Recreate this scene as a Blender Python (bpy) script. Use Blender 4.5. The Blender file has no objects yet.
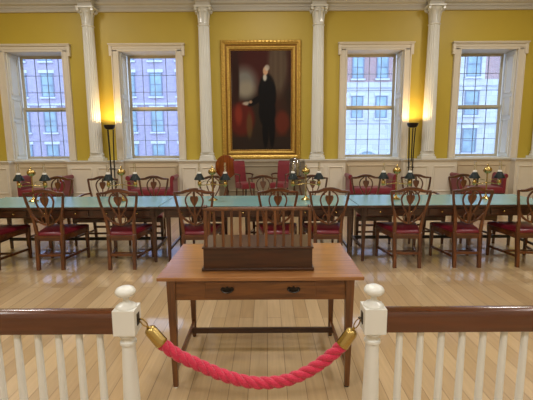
import bpy, bmesh, math, random
from mathutils import Vector, Matrix
random.seed(7)
S = bpy.context.scene
COL = S.collection
PI = math.pi

# ------------------------------------------------------------------ materials
def srgb(r, g, b):
    f = lambda c: (c/255/12.92) if c/255 <= .04045 else ((c/255+.055)/1.055)**2.4
    return (f(r), f(g), f(b), 1)

def new_mat(name):
    m = bpy.data.materials.new(name); m.use_nodes = True
    nt = m.node_tree; b = nt.nodes['Principled BSDF']
    return m, nt, b

def plain(name, c, rough=.5, metal=0, var=.06, scale=6, bump=0, bscale=60, coat=0, spec=.5, sheen=0):
    m, nt, b = new_mat(name)
    N, L = nt.nodes, nt.links
    tc = N.new('ShaderNodeTexCoord')
    ns = N.new('ShaderNodeTexNoise'); ns.inputs['Scale'].default_value = scale; ns.inputs['Detail'].default_value = 4
    L.new(tc.outputs['Object'], ns.inputs['Vector'])
    mr = N.new('ShaderNodeMapRange'); mr.inputs['To Min'].default_value = 1-var*2; mr.inputs['To Max'].default_value = 1+var*2
    L.new(ns.outputs['Fac'], mr.inputs['Value'])
    mx = N.new('ShaderNodeVectorMath'); mx.operation = 'SCALE'; mx.inputs[0].default_value = c[:3]
    L.new(mr.outputs['Result'], mx.inputs['Scale'])
    L.new(mx.outputs['Vector'], b.inputs['Base Color'])
    b.inputs['Roughness'].default_value = rough; b.inputs['Metallic'].default_value = metal
    b.inputs['Coat Weight'].default_value = coat; b.inputs['Coat Roughness'].default_value = .1
    b.inputs['Specular IOR Level'].default_value = spec
    b.inputs['Sheen Weight'].default_value = sheen
    if bump:
        n2 = N.new('ShaderNodeTexNoise'); n2.inputs['Scale'].default_value = bscale
        L.new(tc.outputs['Object'], n2.inputs['Vector'])
        bp = N.new('ShaderNodeBump'); bp.inputs['Strength'].default_value = bump; bp.inputs['Distance'].default_value = .01
        L.new(n2.outputs['Fac'], bp.inputs['Height']); L.new(bp.outputs['Normal'], b.inputs['Normal'])
    return m

def wood(name, c1, c2, axis='x', rough=.35, coat=.3, scale=1.0):
    m, nt, b = new_mat(name)
    N, L = nt.nodes, nt.links
    tc = N.new('ShaderNodeTexCoord'); mp = N.new('ShaderNodeMapping')
    st = {'x': (1.2, 14, 14), 'y': (14, 1.2, 14), 'z': (14, 14, 1.2)}[axis]
    mp.inputs['Scale'].default_value = [s*scale for s in st]
    L.new(tc.outputs['Object'], mp.inputs['Vector'])
    ns = N.new('ShaderNodeTexNoise'); ns.inputs['Scale'].default_value = 2.2; ns.inputs['Detail'].default_value = 6; ns.inputs['Distortion'].default_value = .6
    L.new(mp.outputs['Vector'], ns.inputs['Vector'])
    cr = N.new('ShaderNodeValToRGB'); cr.color_ramp.elements[0].position = .3; cr.color_ramp.elements[1].position = .7
    cr.color_ramp.elements[0].color = c1; cr.color_ramp.elements[1].color = c2
    L.new(ns.outputs['Fac'], cr.inputs['Fac']); L.new(cr.outputs['Color'], b.inputs['Base Color'])
    b.inputs['Roughness'].default_value = rough
    b.inputs['Coat Weight'].default_value = coat; b.inputs['Coat Roughness'].default_value = .15
    return m

def floor_mat():
    m, nt, b = new_mat('oak_floorboards')
    N, L = nt.nodes, nt.links
    tc = N.new('ShaderNodeTexCoord'); sp = N.new('ShaderNodeSeparateXYZ'); cb = N.new('ShaderNodeCombineXYZ')
    L.new(tc.outputs['Object'], sp.inputs[0]); L.new(sp.outputs['Y'], cb.inputs['X']); L.new(sp.outputs['X'], cb.inputs['Y'])
    br = N.new('ShaderNodeTexBrick'); br.offset = .37; br.offset_frequency = 2
    for k, v in (('Scale', 1), ('Brick Width', 2.1), ('Row Height', .125), ('Mortar Size', .0022), ('Mortar Smooth', .3), ('Bias', 0)):
        br.inputs[k].default_value = v
    br.inputs['Color1'].default_value = srgb(200, 174, 136); br.inputs['Color2'].default_value = srgb(180, 151, 112)
    br.inputs['Mortar'].default_value = srgb(124, 100, 74)
    L.new(cb.outputs[0], br.inputs['Vector'])
    mp = N.new('ShaderNodeMapping'); mp.inputs['Scale'].default_value = (1.1, 22, 1); L.new(cb.outputs[0], mp.inputs['Vector'])
    ns = N.new('ShaderNodeTexNoise'); ns.inputs['Scale'].default_value = 2; ns.inputs['Detail'].default_value = 6; ns.inputs['Distortion'].default_value = .4
    L.new(mp.outputs[0], ns.inputs['Vector'])
    mr = N.new('ShaderNodeMapRange'); mr.inputs['From Min'].default_value = .25; mr.inputs['From Max'].default_value = .75
    mr.inputs['To Min'].default_value = .87; mr.inputs['To Max'].default_value = 1.08
    L.new(ns.outputs['Fac'], mr.inputs['Value'])
    # each board its own tint
    fl = N.new('ShaderNodeMath'); fl.operation = 'DIVIDE'; fl.inputs[1].default_value = .125; L.new(sp.outputs['X'], fl.inputs[0])
    f2 = N.new('ShaderNodeMath'); f2.operation = 'FLOOR'; L.new(fl.outputs[0], f2.inputs[0])
    wn = N.new('ShaderNodeTexWhiteNoise'); wn.noise_dimensions = '1D'; L.new(f2.outputs[0], wn.inputs['W'])
    m2 = N.new('ShaderNodeMapRange'); m2.inputs['To Min'].default_value = .92; m2.inputs['To Max'].default_value = 1.05; L.new(wn.outputs['Value'], m2.inputs['Value'])
    mu = N.new('ShaderNodeMath'); mu.operation = 'MULTIPLY'; L.new(mr.outputs[0], mu.inputs[0]); L.new(m2.outputs[0], mu.inputs[1])
    sc = N.new('ShaderNodeVectorMath'); sc.operation = 'SCALE'; L.new(br.outputs['Color'], sc.inputs[0]); L.new(mu.outputs[0], sc.inputs['Scale'])
    L.new(sc.outputs[0], b.inputs['Base Color'])
    b.inputs['Roughness'].default_value = .28
    b.inputs['Coat Weight'].default_value = .9; b.inputs['Coat Roughness'].default_value = .09
    n3 = N.new('ShaderNodeTexNoise'); n3.inputs['Scale'].default_value = 5; L.new(tc.outputs['Object'], n3.inputs['Vector'])
    bp = N.new('ShaderNodeBump'); bp.inputs['Strength'].default_value = .06; bp.inputs['Distance'].default_value = .02
    L.new(n3.outputs['Fac'], bp.inputs['Height'])
    L.new(bp.outputs['Normal'], b.inputs['Normal']); L.new(bp.outputs['Normal'], b.inputs['Coat Normal'])
    return m

def brick_mat(name, a, b_, mo, sc=1.0, w=.3, h=.09):
    m, nt, b = new_mat(name)
    N, L = nt.nodes, nt.links
    tc = N.new('ShaderNodeTexCoord'); sp = N.new('ShaderNodeSeparateXYZ'); cb = N.new('ShaderNodeCombineXYZ')
    L.new(tc.outputs['Object'], sp.inputs[0]); L.new(sp.outputs['X'], cb.inputs['X']); L.new(sp.outputs['Z'], cb.inputs['Y'])
    br = N.new('ShaderNodeTexBrick')
    for k, v in (('Scale', sc), ('Brick Width', w), ('Row Height', h), ('Mortar Size', .012)):
        br.inputs[k].default_value = v
    br.inputs['Color1'].default_value = a; br.inputs['Color2'].default_value = b_; br.inputs['Mortar'].default_value = mo
    L.new(cb.outputs[0], br.inputs['Vector']); L.new(br.outputs['Color'], b.inputs['Base Color'])
    b.inputs['Roughness'].default_value = .9
    return m

def glass_mat(name, tint=(1, 1, 1, 1), gloss=.07, rough=.02):
    m = bpy.data.materials.new(name); m.use_nodes = True
    nt = m.node_tree; N, L = nt.nodes, nt.links
    N.remove(N['Principled BSDF']); out = N['Material Output']
    t = N.new('ShaderNodeBsdfTransparent'); t.inputs['Color'].default_value = tint
    g = N.new('ShaderNodeBsdfGlossy'); g.inputs['Roughness'].default_value = rough
    fr = N.new('ShaderNodeLayerWeight'); fr.inputs['Blend'].default_value = .3
    mr = N.new('ShaderNodeMapRange'); mr.inputs['To Min'].default_value = gloss; mr.inputs['To Max'].default_value = .6
    L.new(fr.outputs['Fresnel'], mr.inputs['Value'])
    mx = N.new('ShaderNodeMixShader'); L.new(mr.outputs[0], mx.inputs[0]); L.new(t.outputs[0], mx.inputs[1]); L.new(g.outputs[0], mx.inputs[2])
    L.new(mx.outputs[0], out.inputs['Surface'])
    return m

def emit_mat(name, c, s):
    m, nt, b = new_mat(name)
    b.inputs['Base Color'].default_value = c; b.inputs['Emission Color'].default_value = c; b.inputs['Emission Strength'].default_value = s
    return m

M = dict(
    yellow=plain('yellow_wall_paint', srgb(196, 172, 66), .45, var=.03, scale=1.5),
    cream=plain('cream_paint', srgb(220, 212, 196), .45, var=.02, bump=.05),
    niche=plain('beige_paint', srgb(206, 190, 162), .5, var=.03),
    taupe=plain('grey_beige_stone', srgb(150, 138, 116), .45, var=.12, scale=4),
    white=plain('white_gloss_paint', srgb(224, 225, 220), .3, var=.02, coat=.2),
    greytrim=plain('grey_white_paint', srgb(200, 197, 188), .5, var=.02),
    sash=plain('taupe_sash_paint', srgb(190, 180, 155), .4, var=.03),
    muntin=plain('dark_muntin', srgb(134, 142, 156), .5),
    shutter=plain('pale_shutter_paint', srgb(222, 220, 208), .45, var=.02),
    ceiling=plain('ceiling_plaster', srgb(215, 210, 196), .8, var=.02),
    gold=plain('gilded_wood', srgb(208, 172, 88), .36, metal=.7, var=.2, scale=25, bump=.5, bscale=45),
    golddark=plain('dark_gilding', srgb(140, 100, 38), .4, metal=.6, var=.2, scale=25, bump=.4, bscale=45),
    chair=wood('mahogany_chair', srgb(48, 22, 8), srgb(112, 60, 23), 'z', .28, .45),
    chairx=wood('mahogany_rail', srgb(48, 22, 8), srgb(112, 60, 23), 'x', .28, .45),
    dark=wood('dark_mahogany', srgb(44, 20, 11), srgb(78, 38, 19), 'x', .3, .4),
    darkz=wood('dark_mahogany_leg', srgb(44, 20, 11), srgb(78, 38, 19), 'z', .3, .4),
    black=plain('ebonised_wood', srgb(24, 18, 15), .4),
    oak=wood('honey_oak_top', srgb(132, 84, 42), srgb(170, 118, 68), 'x', .3, .55, 1.3),
    oakf=wood('brown_oak', srgb(82, 46, 16), srgb(124, 76, 32), 'x', .35, .3, 1.3),
    oakz=wood('brown_oak_leg', srgb(78, 44, 16), srgb(118, 72, 31), 'z', .35, .3, 1.3),
    walnut=wood('dark_walnut_box', srgb(48, 24, 9), srgb(74, 40, 16), 'x', .35, .3, 1.2),
    walnutz=wood('dark_walnut_slat', srgb(76, 42, 18), srgb(122, 74, 36), 'z', .35, .3, 1.2),
    rail=wood('mahogany_handrail', srgb(64, 28, 9), srgb(92, 44, 15), 'x', .2, .7, .6),
    redl=plain('red_leather', srgb(106, 22, 36), .34, var=.12, scale=5, bump=.15, bscale=90),
    redv=plain('crimson_upholstery', srgb(116, 14, 34), .55, var=.1, scale=6, sheen=.2),
    baize=plain('teal_leather_surface', srgb(116, 164, 168), .27, var=.04, scale=3, coat=.25),
    brass=plain('polished_brass', srgb(186, 160, 98), .25, metal=1, var=.05),
    oldbrass=plain('aged_brass', srgb(160, 128, 62), .32, metal=.9, var=.12, scale=30),
    iron=plain('black_iron', srgb(30, 26, 24), .4, metal=.4),
    handle=plain('dark_bronze_handle', srgb(40, 34, 28), .35, metal=.6),
    shade=plain('dark_green_lampshade', srgb(10, 26, 27), .5, coat=.05, spec=.3),
    milk=plain('white_porcelain', srgb(235, 232, 225), .3),
    silver=plain('polished_silver', srgb(215, 215, 222), .15, metal=1, var=.02),
    rope=plain('raspberry_rope', srgb(200, 34, 70), .75, var=.14, scale=40, bump=.7, bscale=160, sheen=.3),
    glass=glass_mat('window_glass', (.93, .97, 1, 1)),
    dome=glass_mat('clear_dome_glass', (.9, .93, 1, 1), .22, .05),
    chimney=glass_mat('lamp_chimney_glass', (.95, .95, .95, 1), .38, .2),
    floor=floor_mat(),
    brickA=brick_mat('pinkish_brick', srgb(172, 156, 176), srgb(152, 138, 160), srgb(184, 178, 190)),
    brickB=brick_mat('red_brick', srgb(176, 128, 124), srgb(150, 108, 106), srgb(190, 180, 178)),
    stone=brick_mat('pale_stone', srgb(206, 204, 204), srgb(192, 190, 192), srgb(168, 166, 170), w=1.2, h=.5),
    exttrim=plain('stone_window_trim', srgb(205, 205, 208), .8),
    extdark=plain('dark_window_frame', srgb(120, 128, 146), .6),
    extpane=plain('distant_pane', srgb(142, 164, 172), .15, var=.35, scale=.8),
    asphalt=plain('grey_pavement', srgb(140, 140, 142), .9),
    globe=emit_mat('fill_light_diffuser', (1, .92, .82, 1), 6),  # glowing face of the fill lights added out of view
    bulb=emit_mat('warm_bulb', (1, .62, .22, 1), 30),
)

# ------------------------------------------------------------------ mesh helpers
def nb(): return bmesh.new()

def hexa(bm, lo, hi):
    """lo, hi: four corner points each (ccw seen from above)"""
    v = [bm.verts.new(p) for p in list(lo)+list(hi)]
    for f in ((3, 2, 1, 0), (4, 5, 6, 7), (0, 1, 5, 4), (1, 2, 6, 5), (2, 3, 7, 6), (3, 0, 4, 7)):
        bm.faces.new([v[i] for i in f])
    return bm

def box(bm, x0, x1, y0, y1, z0, z1):
    r = lambda z: [(x0, y0, z), (x1, y0, z), (x1, y1, z), (x0, y1, z)]
    return hexa(bm, r(z0), r(z1))

def taper(bm, c0, s0, c1, s1):
    """square leg from bottom centre c0 side s0 to top centre c1 side s1"""
    q = lambda c, s: [(c[0]-s/2, c[1]-s/2, c[2]), (c[0]+s/2, c[1]-s/2, c[2]), (c[0]+s/2, c[1]+s/2, c[2]), (c[0]-s/2, c[1]+s/2, c[2])]
    return hexa(bm, q(c0, s0), q(c1, s1))

def beam(bm, a, b, w, h):
    """horizontal beam from a to b, w wide, h high"""
    a, b = Vector(a), Vector(b); d = (b-a); d.z = 0; n = Vector((-d.y, d.x, 0)).normalized()*(w/2); u = Vector((0, 0, h/2))
    return hexa(bm, [a-n-u, b-n-u, b+n-u, a+n-u], [a-n+u, b-n+u, b+n+u, a+n+u])

def smooth(pts, n=5, closed=False):
    P = [Vector(p) for p in pts]; out = []
    m = len(P)
    for i in range(m if closed else m-1):
        if closed: p0, p1, p2, p3 = P[(i-1) % m], P[i], P[(i+1) % m], P[(i+2) % m]
        else: p0, p1, p2, p3 = P[max(i-1, 0)], P[i], P[i+1], P[min(i+2, m-1)]
        for k in range(n):
            t = k/n
            out.append(.5*((2*p1)+(p2-p0)*t+(2*p0-5*p1+4*p2-p3)*t*t+(3*p1-p0-3*p2+p3)*t**3))
    if not closed: out.append(P[-1])
    return out

def rings(bm, R, closed=False, cap=True):
    vs = [[bm.verts.new(p) for p in r] for r in R]; n = len(R[0])
    for i in range(len(vs) if closed else len(vs)-1):
        a, b = vs[i], vs[(i+1) % len(vs)]
        for j in range(n):
            bm.faces.new((a[j], a[(j+1) % n], b[(j+1) % n], b[j]))
    if cap and not closed:
        bm.faces.new(vs[0][::-1]); bm.faces.new(vs[-1])
    return bm

def sweep(bm, pts, w, d, B=(0, 1, 0), closed=False):
    P = [Vector(p) for p in pts]; B = Vector(B).normalized(); R = []; m = len(P)
    for i, p in enumerate(P):
        if closed: t = P[(i+1) % m]-P[(i-1) % m]
        else: t = P[min(i+1, m-1)]-P[max(i-1, 0)]
        t.normalize(); a = t.cross(B).normalized(); b = a.cross(t).normalized()
        ww = w[i*(len(w)-1)//max(m-1, 1)] if isinstance(w, (list, tuple)) else w
        R.append([p-a*ww/2-b*d/2, p+a*ww/2-b*d/2, p+a*ww/2+b*d/2, p-a*ww/2+b*d/2])
    return rings(bm, R, closed)

def tube(bm, pts, r, n=8, closed=False, cap=True):
    P = [Vector(p) for p in pts]; R = []; m = len(P); a = None
    for i, p in enumerate(P):
        if closed: t = (P[(i+1) % m]-P[(i-1) % m]).normalized()
        else: t = (P[min(i+1, m-1)]-P[max(i-1, 0)]).normalized()
        if a is None: a = t.orthogonal().normalized()
        else: a = (a-t*a.dot(t)).normalized()
        b = t.cross(a)
        rr = r[i] if isinstance(r, (list, tuple)) else r
        R.append([p+(a*math.cos(2*PI*k/n)+b*math.sin(2*PI*k/n))*rr for k in range(n)])
    return rings(bm, R, closed, cap)

def lathe(bm, prof, c=(0, 0, 0), n=24, axis='z'):
    R = []
    for r, h in prof:
        r = max(r, .0004)
        if axis == 'z': R.append([(c[0]+r*math.cos(2*PI*k/n), c[1]+r*math.sin(2*PI*k/n), c[2]+h) for k in range(n)])
        elif axis == 'y': R.append([(c[0]+r*math.cos(2*PI*k/n), c[1]+h, c[2]-r*math.sin(2*PI*k/n)) for k in range(n)])
        else: R.append([(c[0]+h, c[1]+r*math.cos(2*PI*k/n), c[2]+r*math.sin(2*PI*k/n)) for k in range(n)])
    return rings(bm, R)

def prism(bm, out, y0, y1):
    """outline in XZ extruded along y"""
    a = [bm.verts.new((x, y0, z)) for x, z in out]; b = [bm.verts.new((x, y1, z)) for x, z in out]
    bm.faces.new(a); bm.faces.new(b[::-1]); n = len(out)
    for i in range(n): bm.faces.new((a[i], b[i], b[(i+1) % n], a[(i+1) % n]))
    return bm

def extrude_x(bm, out, x0, x1):
    """outline in YZ extruded along x"""
    a = [bm.verts.new((x0, y, z)) for y, z in out]; b = [bm.verts.new((x1, y, z)) for y, z in out]
    bm.faces.new(a); bm.faces.new(b[::-1]); n = len(out)
    for i in range(n): bm.faces.new((a[i], b[i], b[(i+1) % n], a[(i+1) % n]))
    return bm

def frame(bm, x0, x1, z0, z1, prof):
    """mitred picture-frame moulding; prof = [(inset, y)] closed section"""
    loops = []
    for ins, y in prof:
        loops.append([(x0+ins, y, z0+ins), (x1-ins, y, z0+ins), (x1-ins, y, z1-ins), (x0+ins, y, z1-ins)])
    R = [[loops[j][k] for j in range(len(prof))] for k in range(4)]
    return rings(bm, R, closed=True)

def ob(name, bm, mat, parent=None, bevel=0, smooth_deg=None, label=None):
    bmesh.ops.recalc_face_normals(bm, faces=bm.faces[:])
    me = bpy.data.meshes.new(name); bm.to_mesh(me); bm.free()
    me.materials.append(M[mat] if isinstance(mat, str) else mat)
    if smooth_deg is not None:
        me.polygons.foreach_set('use_smooth', [True]*len(me.polygons))
        me.set_sharp_from_angle(angle=math.radians(smooth_deg))
    o = bpy.data.objects.new(name, me); COL.objects.link(o)
    if parent: o.parent = parent
    if bevel:
        b = o.modifiers.new('bevel', 'BEVEL'); b.width = bevel; b.segments = 2; b.limit_method = 'ANGLE'; b.angle_limit = math.radians(40)
    if label: o['label'] = label
    return o

def tag(o, label, cat, group=None, kind=None):
    o['label'] = label; o['category'] = cat
    if group: o['group'] = group
    if kind: o['kind'] = kind
    return o

def thing(name, label, cat, loc=(0, 0, 0), rz=0, group=None, kind=None):
    o = bpy.data.objects.new(name, None); COL.objects.link(o); o.empty_display_size = .1
    o.location = loc; o.rotation_euler = (0, 0, rz)
    return tag(o, label, cat, group, kind)

def dup(root, loc, rz, label):
    def rec(o, parent):
        c = o.copy(); COL.objects.link(c)
        if parent: c.parent = parent
        for ch in o.children: rec(ch, c)
        return c
    r = rec(root, None); r.location = loc; r.rotation_euler = (0, 0, rz); r['label'] = label
    return r

def struct(name, bm, mat, label, cat, bevel=0, sm=None):
    return tag(ob(name, bm, mat, None, bevel, sm), label, cat, kind='structure')

# ------------------------------------------------------------------ room shell
W = 10.0            # inner face of the window wall
CX = -.10           # centre line of the room
XL, XR, YB, ZC = -8.2, 8.0, -3.2, 5.35
WINX = [CX-5.45, CX-2.73, CX+2.73, CX+5.45]
HW, WZ0, WZ1 = .715, 1.10, 3.715          # window opening half width, sill and head
TH = .62
bm = box(nb(), XL, XR, YB, W+.0, -.12, 0)
struct('floor', bm, 'floor', 'pale oak floorboards running towards the window wall', 'floor')
bm = box(nb(), XL, XR, YB, W+TH, ZC, ZC+.15)
struct('ceiling', bm, 'ceiling', 'plain plaster ceiling of the council room', 'ceiling')
bm = nb()
edges = [XL]
for wx in WINX: edges += [wx-HW, wx+HW]
edges.append(XR)
for i in range(0, len(edges), 2): box(bm, edges[i], edges[i+1], W, W+TH, 0, ZC)
for wx in WINX:
    box(bm, wx-HW, wx+HW, W, W+TH, 0, WZ0); box(bm, wx-HW, wx+HW, W, W+TH, WZ1, ZC)
struct('wall_far', bm, 'yellow', 'yellow painted wall with four tall windows and a portrait', 'wall')
struct('wall_left', box(nb(), XL-.2, XL, YB, W+TH, 0, ZC), 'yellow', 'yellow side wall to the left of the room', 'wall')
struct('wall_right', box(nb(), XR, XR+.2, YB, W+TH, 0, ZC), 'yellow', 'yellow side wall to the right of the room', 'wall')
struct('wall_back', box(nb(), XL-.2, XR+.2, YB-.2, YB, 0, ZC), 'cream', 'cream wall behind the visitor railing', 'wall')

# wainscot: recessed bays and projecting piers
RZ = 1.094
piers = [(XL+.01, WINX[0]-.72), (WINX[0]+.70, WINX[1]-.71), (WINX[1]+.70, CX-1.07), (CX+1.05, WINX[2]-.70), (WINX[2]+.71, WINX[3]-.70), (WINX[3]+.72, XR-.01)]
bays = [(piers[i][1], piers[i+1][0]) for i in range(5)]
n = 1
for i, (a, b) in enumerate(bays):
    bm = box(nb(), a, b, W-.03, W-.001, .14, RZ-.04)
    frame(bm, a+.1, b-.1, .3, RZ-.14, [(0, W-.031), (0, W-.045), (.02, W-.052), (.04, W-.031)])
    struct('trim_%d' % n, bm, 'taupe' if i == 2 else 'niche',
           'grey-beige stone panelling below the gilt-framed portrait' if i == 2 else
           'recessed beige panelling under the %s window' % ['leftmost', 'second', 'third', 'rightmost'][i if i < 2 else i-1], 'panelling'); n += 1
pier_names = ['at the far left corner of the room', 'between the first and second windows', 'between the second window and the portrait',
              'between the portrait and the third window', 'between the third and fourth windows', 'to the right of the last window']
for (a, b), nm in zip(piers, pier_names):
    bm = box(nb(), a, b, W-.24, W-.002, .14, RZ-.05)
    k = max(2, round((b-a)/.62)); w = (b-a)/k
    for j in range(k):
        frame(bm, a+j*w+.07, a+(j+1)*w-.05, .3, RZ-.16, [(0, W-.241), (0, W-.256), (.02, W-.264), (.04, W-.241)])
    struct('trim_%d' % n, bm, 'cream', 'cream panelled pier ' + nm, 'panelling', .004); n += 1
# chair rail / sill course following bays and piers
def course(z0, z1, dpier, dbay, nm, mat, label, cat):
    bm = nb()
    for a, b in piers: box(bm, a-.02 if a > XL+.1 else a, b+.02 if b < XR-.1 else b, W-dpier, W-.004, z0, z1)
    for a, b in bays: box(bm, a+.02, b-.02, W-dbay, W-.004, z0, z1)
    return struct(nm, bm, mat, label, cat, .006)
course(RZ-.05, RZ-.015, .265, .055, 'trim_%d' % n, 'cream', 'bed moulding under the cream chair rail', 'moulding'); n += 1
course(RZ-.015, RZ+.006, .29, .08, 'trim_%d' % n, 'white', 'cream chair rail running under windows and columns', 'chair rail'); n += 1
course(0, .138, .255, .045, 'baseboard_far', 'cream', 'cream baseboard along the window wall', 'baseboard')

# entablature
def yprof(zs): return zs
bm = nb()
prof = [(W-.002, 4.575), (W-.05, 4.575), (W-.06, 4.60), (W-.045, 4.615), (W-.045, 4.66), (W-.07, 4.665), (W-.07, 4.705), (W-.13, 4.73), (W-.14, 4.765), (W-.06, 4.77), (W-.06, 5.02), (W-.16, 5.08), (W-.32, 5.22), (W-.34, 5.34), (W-.002, 5.34)]
extrude_x(bm, prof, XL+.01, XR-.01)
struct('trim_%d' % n, bm, 'greytrim', 'grey-white entablature running along the top of the yellow wall', 'cornice'); n += 1
COLX = [CX-6.73, CX-4.03, CX-1.337, CX+1.337, CX+4.03, CX+6.73]
for i, cx in enumerate(COLX):
    bm = nb()
    pr = [(W-.352 if y < W-.15 and z > 5 else y-.27 if y > W-.16 and y < W-.01 else y, z) for y, z in prof]
    pr = [(W-.35, 4.63), (W-.31, 4.64), (W-.31, 4.70), (W-.36, 4.73), (W-.37, 4.765), (W-.30, 4.77), (W-.30, 5.33), (W-.345, 5.33), (W-.12, 5.33), (W-.145, 4.63)]
    pr = [(W-.30, 4.63), (W-.30, 4.70), (W-.35, 4.73), (W-.36, 4.765), (W-.30, 4.775), (W-.30, 5.02), (W-.062, 5.02), (W-.062, 4.78), (W-.142, 4.768), (W-.142, 4.63)]
    extrude_x(bm, pr, cx-.165, cx+.165)
    struct('trim_%d' % n, bm, 'greytrim', 'grey-white entablature block above the %s column' % ['hidden far left', 'first', 'second', 'third', 'fourth', 'rightmost'][i], 'entablature block', .004); n += 1

# ------------------------------------------------------------------ windows
wn = ['leftmost tall sash window with dark-lit brick view', 'tall sash window between left floor lamp and second column', 'tall sash window between third column and right floor lamp', 'rightmost tall sash window with open white shutter']
for i, wx in enumerate(WINX):
    t = thing('window_%d' % (i+1), wn[i], 'window', (wx, W, 0), kind='structure')
    # casing (architrave) with crossetted head
    bm = nb(); c = .165; hz = WZ1
    for s in (-1, 1):
        x0, x1 = sorted((s*(HW-.03), s*(HW+c-.03)))
        box(bm, x0, x1, -.05, 0, RZ+.01, hz+.0)
        x0, x1 = sorted((s*(HW+c-.055), s*(HW+c-.03))); box(bm, x0, x1, -.075, -.05, RZ+.01, hz-.1)
        x0, x1 = sorted((s*(HW-.03), s*(HW-.0))); box(bm, x0, x1, -.062, -.05, RZ+.01, hz)
        x0, x1 = sorted((s*(HW+c-.055), s*(HW+c+.015))); box(bm, x0, x1, -.085, 0, hz-.14, hz+.09)
    box(bm, -HW-c+.03, HW+c-.03, -.05, 0, hz-.03, hz+.09)
    box(bm, -HW-c+.0, HW+c-.0, -.065, -.05, hz+.03, hz+.09)
    box(bm, -HW+.03, HW-.03, -.062, -.05, hz-.03, hz)
    box(bm, -HW-c-.012, HW+c+.012, -.1, 0, hz+.09, hz+.115)
    box(bm, -HW-c-.03, HW+c+.03, -.12, 0, hz+.115, hz+.14)
    ob('window_casing', bm, 'cream', t, .004)
    # reveal lining
    bm = nb()
    for s in (-1, 1):
        x0, x1 = sorted((s*HW, s*(HW-.02))); box(bm, x0, x1, .0, TH-.01, WZ0, WZ1)
    box(bm, -HW, HW, 0, TH-.01, WZ1-.02, WZ1)
    ob('reveal_lining', bm, 'cream', t)
    bm = box(nb(), -HW+.002, HW-.002, -.02, TH, WZ0-.0, WZ0+.03)
    ob('window_sill', bm, 'white', t, .004)
    # shutters folded against the reveals
    for s in (-1, 1):
        bm = nb(); xo = s*(HW-.022)
        x0, x1 = sorted((xo, xo-s*.03)); box(bm, x0, x1, .03, .44, WZ0+.035, WZ1-.03)
        for z0, z1 in ((WZ0+.12, WZ0+.95), (WZ0+1.05, WZ0+1.5), (WZ0+1.6, WZ1-.12)):
            xa, xb = sorted((xo-s*.03, xo-s*.046))
            for (ya, yb, za, zb) in ((.08, .1, z0, z1), (.37, .39, z0, z1), (.08, .39, z0, z0+.02), (.08, .39, z1-.02, z1)):
                box(bm, xa, xb, ya, yb, za, zb)
        f = ob('shutter', bm, 'shutter', t, .002)
    # sashes: 4 x 3 panes each
    iw = HW-.052
    for nm, z0, z1, y in (('upper', 2.325, WZ1-.02, .52), ('lower', WZ0+.02, 2.425, .47)):
        bm = nb(); st = .066
        frame(bm, -iw, iw, z0, z1, [(0, y), (0, y+.04), (st, y+.04), (st, y)])
        sa = ob('sash', bm, 'sash', t, .002)
        bm = nb()
        for k in (1, 2, 3):
            x = -iw+st+(2*iw-2*st)*k/4; box(bm, x-.0065, x+.0065, y+.008, y+.03, z0+st, z1-st)
        for k in (1, 2):
            z = z0+st+(z1-z0-2*st)*k/3; box(bm, -iw+st, iw-st, y+.008, y+.03, z-.0065, z+.0065)
        ob('glazing_bars', bm, 'muntin', sa)
        ob('window_pane', box(nb(), -iw+st, iw-st, y+.016, y+.02, z0+st, z1-st), 'glass', sa)

# ------------------------------------------------------------------ columns
def make_column():
    t = thing('fluted_column', '', 'column', (COLX[1], W-.185, RZ+.006), group='fluted columns along the window wall')
    H = 4.63-RZ-.006
    bm = box(nb(), -.18, .18, -.105, .18, 0, .06); ob('plinth', bm, 'white', t, .006)
    bm = nb(); lathe(bm, [(.178, .06), (.185, .085), (.178, .11), (.16, .115), (.155, .13), (.17, .145), (.172, .16), (.158, .175), (.15, .185)], n=36)
    for v in bm.verts: v.co.y = max(v.co.y, -.105-.0) if False else v.co.y*.6 if v.co.y < 0 else v.co.y
    ob('base', bm, 'white', t, 0, 40)
    # fluted shaft with entasis
    bm = nb(); nf = 20; R = []
    z0, z1 = .185, 4.185-RZ
    for k in range(9):
        u = k/8; z = z0+(z1-z0)*u; r = .147-.022*(u**1.6)
        ring = []
        for j in range(nf*6):
            a = 2*PI*j/(nf*6); ph = (j % 6)/6
            d = 0 if ph < .17 else .011*math.sin(PI*(ph-.17)/.83)
            rr = r-d; ring.append((rr*math.cos(a), rr*math.sin(a), z))
        R.append(ring)
    rings(bm, R); ob('shaft', bm, 'white', t)
    bm = nb()
    lathe(bm, [(.126, 0), (.142, .008), (.142, .028), (.128, .036), (.122, .05)], (0, 0, z1), 32)
    ob('astragal', bm, 'white', t, 0, 40)
    # bell capital with leaves, volutes and abacus
    zc = z1+.05; hc = H-zc
    bm = lathe(nb(), [(.122, 0), (.118, hc*.35), (.124, hc*.6), (.15, hc*.8), (.168, hc*.86)], (0, 0, zc), 32)
    cap = ob('capital', bm, 'white', t, 0, 60)
    bm = nb()
    for j in range(8):
        a = 2*PI*j/8+PI/8; ca, sa = math.cos(a), math.sin(a)
        pts = smooth([(.122*ca, .122*sa, zc+.02), (.128*ca, .128*sa, zc+hc*.35), (.15*ca, .15*sa, zc+hc*.62), (.185*ca, .185*sa, zc+hc*.7), (.19*ca, .19*sa, zc+hc*.62)], 3)
        sweep(bm, pts, .012, .055, (-sa, ca, 0))
    ob('leaves', bm, 'white', cap, .003)
    bm = nb()
    for sx in (-1, 1):
        for sy in (-1, 1):
            lathe(bm, [(.0, -.02), (.028, -.02), (.034, -.012), (.034, .012), (.028, .02), (.0, .02)], (sx*.165, sy*.125, zc+hc*.8), 14, 'y')
    ob('volutes', bm, 'white', cap, 0, 40)
    bm = box(nb(), -.2, .2, -.16, .16, zc+hc*.88, H-.002)
    ob('abacus', bm, 'white', t, .008)
    return t
col = make_column()
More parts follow.
